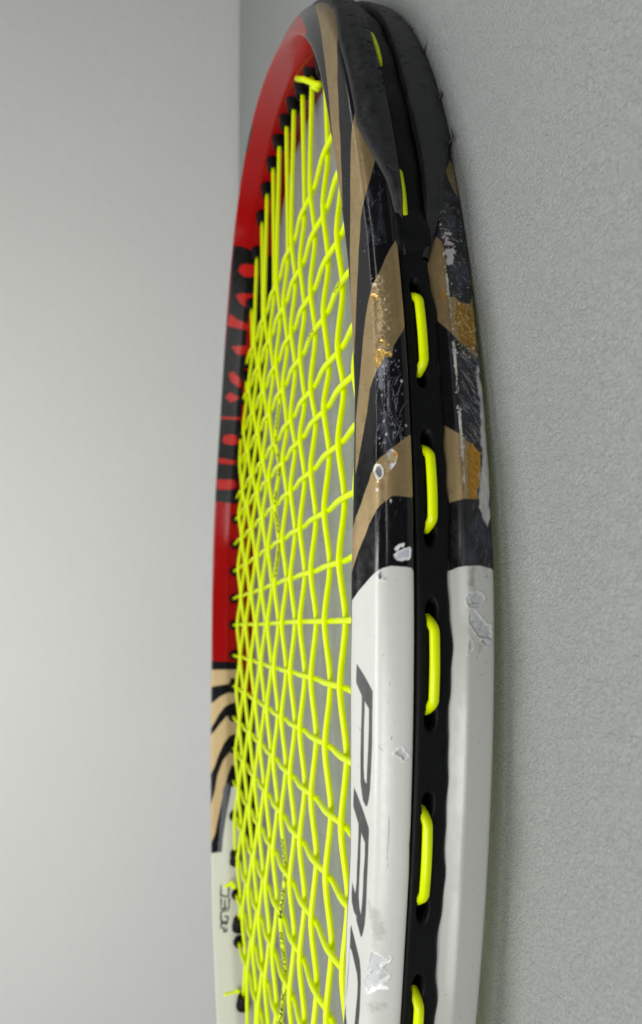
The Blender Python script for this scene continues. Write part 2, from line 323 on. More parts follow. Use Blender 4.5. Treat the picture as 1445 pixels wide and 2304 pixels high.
# outlines of the paint areas on the frame skin: (angle round the hoop, distance round the section)
NEAR = {'red':[[-0.3512,20.34],[-0.4248,20.77],[-0.4304,20.77],[-0.4616,19.48],[-0.552,16.65],[-0.6178,15.01],[-0.5219,9.52],[-0.7082,13.98],[-0.7439,13.98],[-0.7819,14.07],[-0.8075,14.07],[-0.8243,14.07],[-0.8031,14.07],[-0.7629,14.07],[-0.4159,9.0],[-0.1715,9.0],[0.0617,14.33]],
'goldA':[[-0.523,22.83],[-0.5922,20.51],[-0.648,19.05],[-0.6926,18.02],[-0.7316,17.16],[-0.7685,16.56],[-0.8075,15.96],[-0.8421,15.62],[-0.8499,15.53],[-0.8845,15.1],[-0.9135,14.76],[-0.9303,14.67],[-0.9481,14.16],[-0.9704,14.16],[-0.9883,14.07],[-1.0251,14.16],[-1.0608,14.16],[-1.063,14.58],[-1.0418,14.93],[-1.0162,15.53],[-1.0028,15.7],[-0.9872,15.96],[-0.9559,16.65],[-0.9303,16.99],[-0.8957,17.76],[-0.8778,18.11],[-0.8499,18.62],[-0.8276,19.4],[-0.7908,20.43],[-0.7551,21.63],[-0.7183,23.0],[-0.5955,26.44]],
'goldB':[[-0.9347,21.8],[-0.9492,21.03],[-0.9626,20.26],[-0.976,19.65],[-0.9972,18.88],[-1.0385,17.68],[-1.072,16.9],[-1.1032,16.13],[-1.1434,15.1],[-1.169,14.76],[-1.2103,14.33],[-1.2438,14.16],[-1.2605,14.16],[-1.2795,14.16],[-1.2974,14.41],[-1.2951,14.67],[-1.2851,14.76],[-1.265,15.19],[-1.2416,15.62],[-1.2181,16.13],[-1.1947,16.65],[-1.1713,17.25],[-1.1478,17.76],[-1.14,18.11],[-1.1255,18.71],[-1.1088,19.22],[-1.0999,19.74],[-1.0921,20.26],[-1.082,21.03],[-1.0709,21.72],[-1.0575,22.49],[-1.0441,23.18],[-1.0318,23.86],[-1.0162,24.64],[-0.9738,23.78],[-0.9425,22.4]],
'goldC':[[-1.1501,26.79],[-1.159,26.01],[-1.169,24.98],[-1.1813,23.95],[-1.1891,23.43],[-1.2003,22.58],[-1.2103,21.63],[-1.2193,20.68],[-1.2304,19.83],[-1.2393,19.22],[-1.2594,18.19],[-1.2773,17.59],[-1.2817,17.42],[-1.3074,16.73],[-1.3297,16.13],[-1.3554,15.44],[-1.3744,15.1],[-1.3911,14.76],[-1.4647,14.84],[-1.4547,15.36],[-1.4402,15.87],[-1.4201,16.65],[-1.4056,17.16],[-1.3889,17.85],[-1.3744,18.28],[-1.3598,18.62],[-1.3509,19.31],[-1.3442,20.08],[-1.3375,20.86],[-1.3297,21.63],[-1.323,22.58],[-1.3208,23.78],[-1.3096,24.12],[-1.2996,25.07],[-1.2896,26.1],[-1.2817,26.79],[-1.2204,28.59],[-1.159,28.59]],
'goldD':[[-1.4212,28.5],[-1.429,26.18],[-1.4391,24.29],[-1.4447,23.09],[-1.4513,21.97],[-1.4547,21.11],[-1.4603,20.34],[-1.4659,19.74],[-1.4714,19.05],[-1.4815,18.37],[-1.4904,17.59],[-1.5004,16.9],[-1.5116,16.05],[-1.5228,15.1],[-1.5317,14.67],[-1.5361,14.16],[-1.5931,14.24],[-1.5886,14.58],[-1.583,14.93],[-1.5763,15.36],[-1.5674,15.96],[-1.5562,16.82],[-1.5473,17.68],[-1.535,18.54],[-1.5295,19.14],[-1.5239,19.83],[-1.5183,20.43],[-1.5138,21.11],[-1.5094,21.89],[-1.506,22.66],[-1.5027,23.18],[-1.5027,24.12],[-1.5049,26.18],[-1.5027,28.5]],
'white':[[-1.5942,28.76],[-1.5931,26.79],[-1.5886,26.27],[-1.5875,25.41],[-1.5864,23.0],[-1.5886,21.8],[-1.5919,20.77],[-1.5986,19.31],[-1.6076,17.68],[-1.6154,16.3],[-1.6232,15.19],[-1.6276,14.5],[-1.766,14.24],[-1.9869,14.5],[-2.1744,14.16],[-2.1543,17.76],[-2.1409,28.59],[-1.9077,26.53],[-1.7046,28.76]],
'goldC2':[[-1.1624,34.35],[-1.1378,36.41],[-1.1467,37.27],[-1.1612,37.61],[-1.1902,37.53],[-1.2248,37.44],[-1.2315,37.61],[-1.2293,38.9],[-1.2349,39.67],[-1.236,40.96],[-1.2315,42.34],[-1.217,43.28],[-1.255,43.02],[-1.2896,42.51],[-1.3108,41.91],[-1.3063,41.31],[-1.2985,40.1],[-1.2962,39.07],[-1.2884,37.7],[-1.2851,37.44],[-1.2639,35.12],[-1.2561,34.26],[-1.2092,34.09]],
'goldD2':[[-1.4067,34.43],[-1.4101,34.95],[-1.4235,37.53],[-1.4257,38.21],[-1.4301,38.47],[-1.4335,39.76],[-1.4435,41.13],[-1.4547,41.22],[-1.4725,40.7],[-1.4904,40.1],[-1.5027,39.93],[-1.5038,37.27],[-1.5071,35.03],[-1.5071,34.09],[-1.4625,34.35]],
'white2':[[-1.5919,34.09],[-1.5897,34.95],[-1.5864,36.06],[-1.5852,37.27],[-1.5841,40.02],[-1.5875,42.42],[-1.5897,43.28],[-1.7593,43.28],[-1.9758,43.28],[-2.1554,43.28],[-2.1454,33.66],[-1.9691,34.52],[-1.8106,34.52]],
'amber1':[[-1.2338,38.99],[-1.2371,40.27],[-1.236,42.42],[-1.2561,42.68],[-1.2896,42.16],[-1.3063,41.56],[-1.2985,40.27],[-1.2951,39.16],[-1.2762,38.64],[-1.2605,38.38]],
'amber2':[[-1.4335,38.56],[-1.4335,39.76],[-1.4435,41.13],[-1.4547,41.22],[-1.4725,40.7],[-1.4904,40.1],[-1.5016,39.93],[-1.5027,38.38],[-1.4692,38.3]],
'scrape':[[-1.4112,41.65],[-1.3889,42.59],[-1.4056,43.2],[-1.4603,43.2],[-1.4971,42.94],[-1.5228,42.59],[-1.5361,41.99],[-1.5283,41.22],[-1.5127,40.19],[-1.4937,40.62],[-1.4714,40.96],[-1.4435,41.82]],
'scrapeup':[[-1.3141,42.59],[-1.3398,42.68],[-1.3688,43.28],[-1.4056,43.28],[-1.4045,42.25],[-1.371,42.08],[-1.3409,41.65]],
'L1':[[-1.7046,15.87],[-1.718,17.85],[-1.7336,19.83],[-1.7627,19.74],[-1.7961,19.74],[-1.824,19.57],[-1.8452,19.4],[-1.8497,19.4],[-1.8642,19.05],[-1.872,18.71],[-1.8731,18.45],[-1.8731,18.28],[-1.8687,17.59],[-1.8597,17.25],[-1.8486,16.9],[-1.8162,16.82],[-1.7883,16.9],[-1.7593,17.08],[-1.7426,17.08],[-1.7292,15.79],[-1.7247,15.7]],
'H1':[[-1.7482,17.85],[-1.756,18.88],[-1.7772,18.88],[-1.8051,18.71],[-1.8263,18.54],[-1.8452,18.45],[-1.8452,18.19],[-1.8408,17.85],[-1.8285,17.68],[-1.8073,17.68],[-1.7794,17.68],[-1.7582,17.85]],
'L2':[[-1.8575,15.27],[-1.8631,15.96],[-1.8787,17.51],[-1.8966,19.14],[-1.8999,19.22],[-1.9166,19.14],[-1.939,19.05],[-1.9613,19.05],[-1.9869,19.14],[-2.0003,19.14],[-2.0126,19.05],[-2.0226,18.79],[-2.0293,18.54],[-2.0316,18.19],[-2.0305,18.11],[-2.0238,17.51],[-2.0171,16.9],[-2.0104,16.73],[-2.0115,16.56],[-2.0081,16.05],[-1.9992,15.44],[-1.9903,15.27],[-1.9747,15.27],[-1.9858,16.22],[-1.9702,16.39],[-1.9445,16.3],[-1.9133,16.47],[-1.8999,16.47],[-1.8821,15.1],[-1.872,15.1]],
'H2':[[-1.9088,17.25],[-1.9178,18.19],[-1.9345,18.19],[-1.9535,18.02],[-1.9758,18.11],[-1.9947,18.02],[-2.0048,17.94],[-1.9992,17.51],[-1.9869,17.16],[-1.968,17.08],[-1.9457,17.08],[-1.9233,17.08]],
'L3':[[-2.0271,15.62],[-2.0293,15.79],[-2.0405,16.65],[-2.0528,17.59],[-2.0595,18.11],[-2.0706,18.45],[-2.0851,18.62],[-2.1008,18.62],[-2.1164,18.62],[-2.1365,18.45],[-2.1498,18.11],[-2.1699,14.33],[-2.1588,14.16],[-2.1298,14.67],[-2.0896,15.01],[-2.0695,15.27],[-2.0494,15.44],[-2.0305,15.44]],
'H3':[[-2.055,15.53],[-2.0595,16.05],[-2.0717,16.9],[-2.0795,17.51],[-2.0896,17.76],[-2.1052,17.76],[-2.1253,17.51],[-2.142,17.33],[-2.1521,17.16],[-2.1588,15.79],[-2.1532,15.19],[-2.142,14.84],[-2.1298,14.67],[-2.1086,15.01],[-2.0818,15.27],[-2.0583,15.44]],
'chipW1':[[-1.5663,23.52],[-1.564,23.69],[-1.5607,24.29],[-1.5607,24.72],[-1.5596,24.72],[-1.5596,25.15],[-1.5618,25.15],[-1.5652,24.98],[-1.564,24.81],[-1.564,24.47],[-1.5685,24.12],[-1.5685,23.69]],
'chipW2':[[-1.573,23.43],[-1.5719,23.69],[-1.5696,23.95],[-1.5663,24.98],[-1.564,26.1],[-1.5674,26.27],[-1.5763,26.18],[-1.5797,25.93],[-1.5797,25.24],[-1.5808,24.81],[-1.5797,23.95],[-1.5763,23.61]],
'chipW2i':[[-1.573,23.95],[-1.5707,24.12],[-1.5674,24.98],[-1.5652,25.84],[-1.5685,26.1],[-1.5763,26.01],[-1.5774,25.24],[-1.5785,24.55],[-1.5774,23.95]],
'chipN1':[[-1.5919,21.29],[-1.5942,21.54],[-1.5986,21.63],[-1.602,21.37],[-1.6009,21.03],[-1.5964,20.94]],
'chipN2':[[-1.5997,21.8],[-1.6009,22.23],[-1.6031,22.15],[-1.6031,21.8]],
'chipG1o':[[-1.4614,20.17],[-1.4614,20.68],[-1.4636,21.29],[-1.4692,21.72],[-1.4759,21.8],[-1.4804,21.37],[-1.4826,20.77],[-1.4781,20.26],[-1.4737,20.08],[-1.4692,19.65],[-1.4636,19.91]],
'chipG1':[[-1.4636,20.6],[-1.4647,21.2],[-1.4703,21.54],[-1.4759,21.54],[-1.4792,21.2],[-1.4792,20.86],[-1.4759,20.51],[-1.4703,20.0],[-1.467,20.26]],
'chipG2':[[-1.4513,22.15],[-1.4447,23.0],[-1.4469,23.61],[-1.4491,24.12],[-1.4536,24.21],[-1.4592,24.12],[-1.4647,23.78],[-1.4692,23.18],[-1.4714,23.09],[-1.4703,22.49],[-1.4659,22.75],[-1.4614,22.58],[-1.458,22.23]],
'chipG2s':[[-1.467,22.75],[-1.4636,22.83],[-1.4625,23.61],[-1.4614,24.04],[-1.4659,23.61],[-1.4703,23.09],[-1.4703,22.58]],
'chipG2o':[[-1.448,23.61],[-1.4491,24.12],[-1.4525,24.21],[-1.4547,23.95],[-1.4525,23.52]],
'chipG2g':[[-1.4513,22.23],[-1.4447,23.09],[-1.4469,23.61],[-1.4513,22.92],[-1.458,22.58],[-1.458,22.32]],
'chipG3':[[-1.4937,20.17],[-1.4915,20.51],[-1.4949,20.86],[-1.4982,20.68],[-1.496,20.26]],
'chipB1':[[-1.5071,22.83],[-1.5083,23.09],[-1.5116,23.0],[-1.5105,22.83]],
'rubC':[[-1.323,22.4],[-1.3286,22.06],[-1.332,21.46],[-1.3386,20.94],[-1.3498,20.94],[-1.3621,21.11],[-1.3688,21.54],[-1.3643,22.06],[-1.3509,21.89],[-1.3409,22.15],[-1.3308,22.92]],
'orC1':[[-1.2304,20.51],[-1.2282,20.86],[-1.2338,21.54],[-1.2382,21.8],[-1.2438,21.37],[-1.2405,20.77],[-1.236,20.43]],
'orC2':[[-1.3007,21.72],[-1.2996,22.32],[-1.3029,23.09],[-1.3063,23.35],[-1.3085,23.0],[-1.3041,22.06]],
'orC3':[[-1.3163,20.6],[-1.3096,21.2],[-1.3119,22.23],[-1.3163,22.83],[-1.3197,23.61],[-1.3241,23.69],[-1.3219,22.58],[-1.3241,22.06],[-1.332,21.37],[-1.3364,20.68],[-1.3297,20.43]],
'orC4':[[-1.2148,21.03],[-1.2159,21.63],[-1.2193,21.8],[-1.2215,21.46],[-1.2193,20.68],[-1.217,20.77]],
'chipWh1':[[-2.0371,20.94],[-2.0394,22.49],[-2.0427,23.69],[-2.0394,24.38],[-2.0461,23.86],[-2.0517,22.83],[-2.0595,24.21],[-2.0617,24.38],[-2.0684,23.43],[-2.0762,22.66],[-2.0784,21.46],[-2.0907,20.26],[-2.0862,19.57],[-2.0773,19.4],[-2.0673,20.34],[-2.0628,20.08],[-2.0505,20.43]],
'chipWh1w':[[-2.0907,20.26],[-2.0784,21.46],[-2.0717,23.26],[-2.0729,23.52],[-2.0751,24.29],[-2.0773,24.12],[-2.0795,22.23],[-2.0874,21.03]],
'chipWh2':[[-1.8028,23.69],[-1.7939,24.89],[-1.7984,25.32],[-1.8051,26.27],[-1.8106,25.32],[-1.8062,24.81],[-1.8051,24.21]],
'chipWh3':[[-1.621,37.18],[-1.6165,37.78],[-1.6143,39.67],[-1.6187,40.79],[-1.6254,41.05],[-1.6321,40.02],[-1.6366,39.33],[-1.6355,38.38],[-1.6321,37.35]],
'chipWh4':[[-1.641,37.61],[-1.6366,38.9],[-1.6433,39.76],[-1.6533,41.22],[-1.6544,42.25],[-1.67,42.34],[-1.6745,42.16],[-1.67,39.5],[-1.6589,38.38],[-1.6511,37.53]],
'chipWh5':[[-1.6667,37.53],[-1.6801,38.81],[-1.6901,37.44]],
'chipWh6':[[-1.6734,39.76],[-1.67,41.13],[-1.6745,42.25],[-1.6812,41.31]],
'pink1':[[-1.1389,37.87],[-1.1311,38.3],[-1.1278,39.07],[-1.1289,40.02],[-1.1322,39.59],[-1.1356,38.56]],
'pink2':[[-1.1389,38.13],[-1.1367,38.9],[-1.1389,39.07],[-1.1434,38.64],[-1.1456,40.19],[-1.149,39.5],[-1.1523,37.95],[-1.1512,37.7],[-1.1434,37.95]],
'pink3':[[-1.1568,38.13],[-1.1545,39.16],[-1.1523,39.67],[-1.1557,40.02],[-1.159,39.76],[-1.159,40.36],[-1.1612,40.1],[-1.1635,39.42],[-1.1679,39.76],[-1.1724,39.24],[-1.1735,39.59],[-1.1802,38.73],[-1.1836,37.78],[-1.1769,37.7],[-1.1679,37.95],[-1.1624,37.78]],
'goldscr':[[-1.2148,36.49],[-1.2204,36.84],[-1.2304,36.84],[-1.2382,36.58],[-1.2349,36.24],[-1.226,36.24]],
'smear1':[[-1.5897,37.87],[-1.5886,38.73],[-1.5986,38.9],[-1.6131,38.64],[-1.6087,37.95],[-1.5986,38.13]],
'smear2':[[-2.103,20.6],[-2.0963,21.46],[-2.0974,22.66],[-2.0963,23.69],[-2.103,22.49],[-2.1063,21.37]],
'smear3':[[-1.9836,19.74],[-1.9881,21.72],[-2.0126,23.26],[-2.0249,21.63],[-2.007,20.6]],
'smear4':[[-1.6522,39.5],[-1.6522,40.27],[-1.6779,40.45],[-1.689,39.67]],
'mark1':[[-1.872,23.09],[-1.8977,23.0],[-1.9267,22.92],[-1.939,23.18]],
'mark2':[[-1.7928,21.11],[-1.7984,21.37],[-1.8017,21.97]],
'mark3':[[-1.7816,23.35],[-1.7883,23.09]],
'mark4':[[-1.7816,16.22],[-1.7839,16.65],[-1.7872,16.9]],
'mark5':[[-1.7203,23.0],[-1.7236,22.83]],
'goldB2':[[-1.0017,42.34],[-1.005,43.2],[-1.0418,43.28],[-1.0642,43.28],[-1.0552,42.16],[-1.0363,41.05],[-1.024,40.79]]}
FAR = {'panel':[[0.3747,13.76],[0.3706,10.19],[0.3706,6.63],[0.3803,2.46],[0.39,-0.9],[0.534,2.8],[0.7972,2.8],[1.1823,1.19],[1.1809,4.84],[1.1795,11.89],[1.1809,14.27],[0.9648,14.27],[0.7335,14.27],[0.5188,13.34]],
'e1':[[0.4343,10.02],[0.4218,9.51],[0.4135,7.64],[0.4108,3.99],[0.4149,0.68],[0.4398,0.17],[0.4454,4.42],[0.444,7.73]],
'e2':[[0.498,10.28],[0.4897,7.56],[0.4869,-0.36],[0.5174,-0.9],[0.5257,3.48],[0.516,7.64]],
'e3':[[0.5507,12.66],[0.5507,11.72],[0.5604,8.49],[0.57,1.78],[0.5867,1.53],[0.5825,11.81],[0.5825,13.17]],
'e4':[[0.6365,10.53],[0.6296,2.97],[0.6393,0.76],[0.6573,4.08],[0.6573,7.22]],
'e5':[[0.7183,10.96],[0.7086,8.66],[0.7349,3.14],[0.7598,4.33],[0.7418,9.26]],
'e6':[[0.7931,11.89],[0.775,9.43],[0.7903,3.82],[0.8097,9.0]],
'e7':[[0.8609,13.34],[0.8554,3.06],[0.8637,2.97],[0.8692,13.34]],
'e8':[[0.944,12.06],[0.926,10.96],[0.9191,7.39],[0.9219,3.57],[0.9357,2.21],[0.9523,3.23],[0.9593,7.47],[0.9579,10.96]],
'e9':[[1.0133,13.34],[1.0133,11.89],[1.0161,3.23],[1.0299,3.14],[1.0341,11.64],[1.0341,13.17]],
'e10':[[1.0964,13.59],[1.0881,4.67],[1.0978,3.14],[1.1172,2.97],[1.1269,4.84],[1.1338,13.34]],
'band':[[1.7793,14.27],[1.7821,7.98],[1.7848,-1.53],[2.2295,-2.25],[2.1948,-0.09],[2.1921,0.76],[2.1851,2.97],[2.2253,4.25],[2.2765,6.2],[2.325,7.81],[2.3694,8.83],[2.3887,10.02],[2.4137,11.04],[2.4455,11.72],[2.4538,14.27],[2.0965,14.27]],
'g1':[[1.8111,14.27],[1.8139,0.08],[1.8513,-1.08],[1.8416,3.14],[1.8638,4.33],[1.8707,12.06],[1.8735,14.27]],
'g2':[[1.9289,14.27],[1.9247,12.23],[1.9095,9.51],[1.8956,4.84],[1.897,-0.18],[1.9275,-1.08],[1.933,3.82],[1.9455,6.88],[1.9704,9.94],[1.9926,11.89],[2.0148,14.27]],
'g3':[[2.0355,14.27],[2.0217,11.89],[2.0023,9.43],[1.9746,5.44],[1.9857,2.38],[1.994,0.51],[2.0286,-1.08],[2.0383,3.74],[2.0605,6.8],[2.0979,9.85],[2.1297,11.81],[2.1547,14.27]],
'g4':[[2.2405,14.27],[2.2004,11.81],[2.156,10.36],[2.1131,7.31],[2.0854,3.31],[2.0979,0.59],[2.1408,-0.9],[2.127,2.89],[2.1574,4.93],[2.199,6.88],[2.2502,9.09],[2.2862,10.7],[2.3126,11.81],[2.3389,14.27]],
'worn':[[2.1893,7.14],[2.1782,4.16],[2.2281,4.93],[2.2973,7.14],[2.3694,9.09],[2.4095,11.04],[2.3832,11.38],[2.3195,9.77],[2.2502,8.41]],
'white':[[2.199,-2.43],[2.1921,0.76],[2.1851,2.97],[2.2253,4.25],[2.2765,6.2],[2.325,7.81],[2.3694,8.83],[2.3887,10.02],[2.4137,11.04],[2.4455,11.72],[2.5203,14.27],[2.7309,14.27],[2.7447,0.25],[2.4538,-4.13]],
'T5':[[2.5231,10.02],[2.5397,10.19],[2.5259,7.22],[2.5425,7.39]],
'TG':[[2.4954,9.77],[2.5203,10.02],[2.4982,6.37],[2.5231,6.54]],
'TE':[[2.4691,9.6],[2.4912,9.77],[2.4719,5.69],[2.494,5.95]],
'TC':[[2.4386,9.43],[2.4649,9.6],[2.4414,5.69],[2.4677,5.86]]}


# ---- frame skin, painted vertex by vertex in (t, v) surface coordinates
BLACK = (.0045, .0045, .0055); GOLD = (.335, .242, .118); WHITE = (.50, .507, .472); RED = (.30, .004, .004)
def frame_patch(ts, vs):
    T, V = np.meshgrid(ts, vs, indexing='ij')
    return T.ravel(), V.ravel()

class Paint:
    def __init__(s, t, v, base, rough):
        s.t = t; s.v = v; s.u = arc(t)
        n = len(t)
        s.c = np.tile(np.array(base, float), (n, 1)); s.me = np.zeros(n); s.ro = np.full(n, rough); s.d = np.zeros(n); s.sp = np.full(n, .52)
    def sd(s, poly, aa=1.0):
        """signed distance (inside > 0) to a polygon given in (t, v); returns index array and distances"""
        P = np.array(poly, float); pu = arc(P[:, 0]); pv = P[:, 1]
        v = s.v
        if pv.min() < 0: v = np.where(s.v > PER - 14, s.v - PER, s.v)
        m = np.where((s.u > pu.min() - aa) & (s.u < pu.max() + aa) & (v > pv.min() - aa) & (v < pv.max() + aa))[0]
        x = s.u[m]; y = v[m]
        ins = np.zeros(len(m), bool); best = np.full(len(m), 1e9)
        n = len(pu)
        for i in range(n):
            x1, y1, x2, y2 = pu[i], pv[i], pu[(i + 1) % n], pv[(i + 1) % n]
            if y1 != y2:
                c = ((y1 > y) != (y2 > y)) & (x < (x2 - x1) * (y - y1) / (y2 - y1) + x1)
                ins ^= c
            dx, dy = x2 - x1, y2 - y1
            k = np.clip(((x - x1) * dx + (y - y1) * dy) / (dx * dx + dy * dy + 1e-12), 0, 1)
            best = np.minimum(best, np.hypot(x - x1 - k * dx, y - y1 - k * dy))
        return m, np.where(ins, best, -best), x, y
    def fill(s, poly, col, metal=0., rough=.2, soft=.09, ragged=0., rs=.8, disp=0., alpha=1., rim=0.):
        m, d, x, y = s.sd(poly, 1.0 + ragged)
        if len(m) == 0: return
        if ragged: d = d + (fbm(x / rs, y / rs, 3) - .5) * 2 * ragged
        a = np.clip(.5 + d / (2 * soft), 0, 1) * alpha
        s.mix(m, a, col, metal, rough)
        if disp: s.d[m] += disp * np.clip(d / .25, 0, 1)
        if rim: s.d[m] += rim * np.exp(-(d / .16) ** 2)
    def mix(s, m, a, col, metal=None, rough=None):
        s.c[m] = s.c[m] * (1 - a)[:, None] + np.array(col, float) * a[:, None]
        if metal is not None: s.me[m] = s.me[m] * (1 - a) + metal * a
        if rough is not None: s.ro[m] = s.ro[m] * (1 - a) + rough * a
    def flake(s, poly):
        '''a cracked, half see-through flake: mottled grey lacquer, a broken pale rim, dark hairline cracks'''
        m, d, x, y = s.sd(poly, 1.5)
        if len(m) == 0: return
        d = d + (fbm(x / .55, y / .55, 3) - .5) * .5
        a = np.clip(.5 + d / .3, 0, 1)
        n = fbm(x * .9 + 3, y * 1.4, 4)
        col = np.array((.36, .39, .46)) * (1 - n)[:, None] + np.array((.60, .60, .60)) * n[:, None]
        k = a * np.clip(.25 + 1.5 * (n - .25), .15, .85)
        s.c[m] = s.c[m] * (1 - k)[:, None] + col * k[:, None]
        s.ro[m] = s.ro[m] * (1 - a) + .28 * a
        s.d[m] += -.13 * np.clip(d / .3, 0, 1) + .10 * np.exp(-(d / .14) ** 2) + .16 * (n - .5) * a
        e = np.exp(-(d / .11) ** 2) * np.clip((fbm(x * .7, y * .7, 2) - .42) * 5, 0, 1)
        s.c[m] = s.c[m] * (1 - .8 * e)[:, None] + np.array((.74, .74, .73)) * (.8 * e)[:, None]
        P = np.array(poly); c = P.mean(0); 
        for _ in range(5):
            i = rng.integers(len(P)); j = rng.integers(len(P))
            A = P[i] * .85 + c * .15; B = P[j] * .6 + c * .4; Mx = (A + B) / 2 + (c - (A + B) / 2) * .3
            s.stroke([tuple(A), tuple(Mx), tuple(B)], rng.uniform(.07, .13), (.10, .10, .11), .5, rng.uniform(.4, .8))
    def stroke(s, pts, w, col, rough=.5, alpha=1., taper=True, metal=0.):
        """thin line through (t, v) points"""
        P = np.array(pts, float); pu = arc(P[:, 0]); pv = P[:, 1]
        m = np.where((s.u > pu.min() - 1) & (s.u < pu.max() + 1) & (s.v > pv.min() - 1) & (s.v < pv.max() + 1))[0]
        if len(m) == 0: return
        x = s.u[m]; y = s.v[m]; best = np.full(len(m), 1e9)
        L = max(np.hypot(np.diff(pu), np.diff(pv)).sum(), 1e-6); acc = 0
        for i in range(len(pu) - 1):
            dx, dy = pu[i + 1] - pu[i], pv[i + 1] - pv[i]; l = math.hypot(dx, dy) + 1e-9
            k = np.clip(((x - pu[i]) * dx + (y - pv[i]) * dy) / l ** 2, 0, 1)
            dd = np.hypot(x - pu[i] - k * dx, y - pv[i] - k * dy)
            if taper:
                f = (acc + k * l) / L; dd = dd + w * .5 * np.abs(2 * f - 1) ** 2
            best = np.minimum(best, dd); acc += l
        a = np.clip(.5 + (w / 2 - best) / .09, 0, 1) * alpha
        s.mix(m, a, col, metal, rough)

def scratches(p, n, t0, t1, v0, v1, ang, spread, lmin, lmax, wmin, wmax, col, amin=.3, amax=.9, rough=.5):
    kt = (t1 - t0) / (arc(t1) - arc(t0))
    for _ in range(n):
        t = rng.uniform(t0, t1); v = rng.uniform(v0, v1)
        a = ang + rng.normal() * spread; L = rng.uniform(lmin, lmax) * rng.random()
        b = rng.normal() * .15
        pts = [(t + kt * math.cos(a + b * k) * L * k / 2, v + math.sin(a + b * k) * L * k / 2) for k in (-1, 0, 1)]
        g = rng.uniform(.7, 1.1)
        p.stroke(pts, rng.uniform(wmin, wmax), tuple(c * g for c in col), rough, rng.uniform(amin, amax))

def specks(p, n, t0, t1, v0, v1, rmin, rmax, col, rough=.5, alpha=.9):
    kt = (t1 - t0) / (arc(t1) - arc(t0))
    for _ in range(n):
        t = rng.uniform(t0, t1); v = rng.uniform(v0, v1); r = rng.uniform(rmin, rmax); k = rng.integers(4, 8)
        an = np.sort(rng.uniform(0, 2 * math.pi, k))
        p.fill([(t + kt * math.cos(a) * r * rng.uniform(.5, 1.5), v + math.sin(a) * r * rng.uniform(.5, 1.2)) for a in an], col, 0, rough, soft=.07, alpha=alpha)

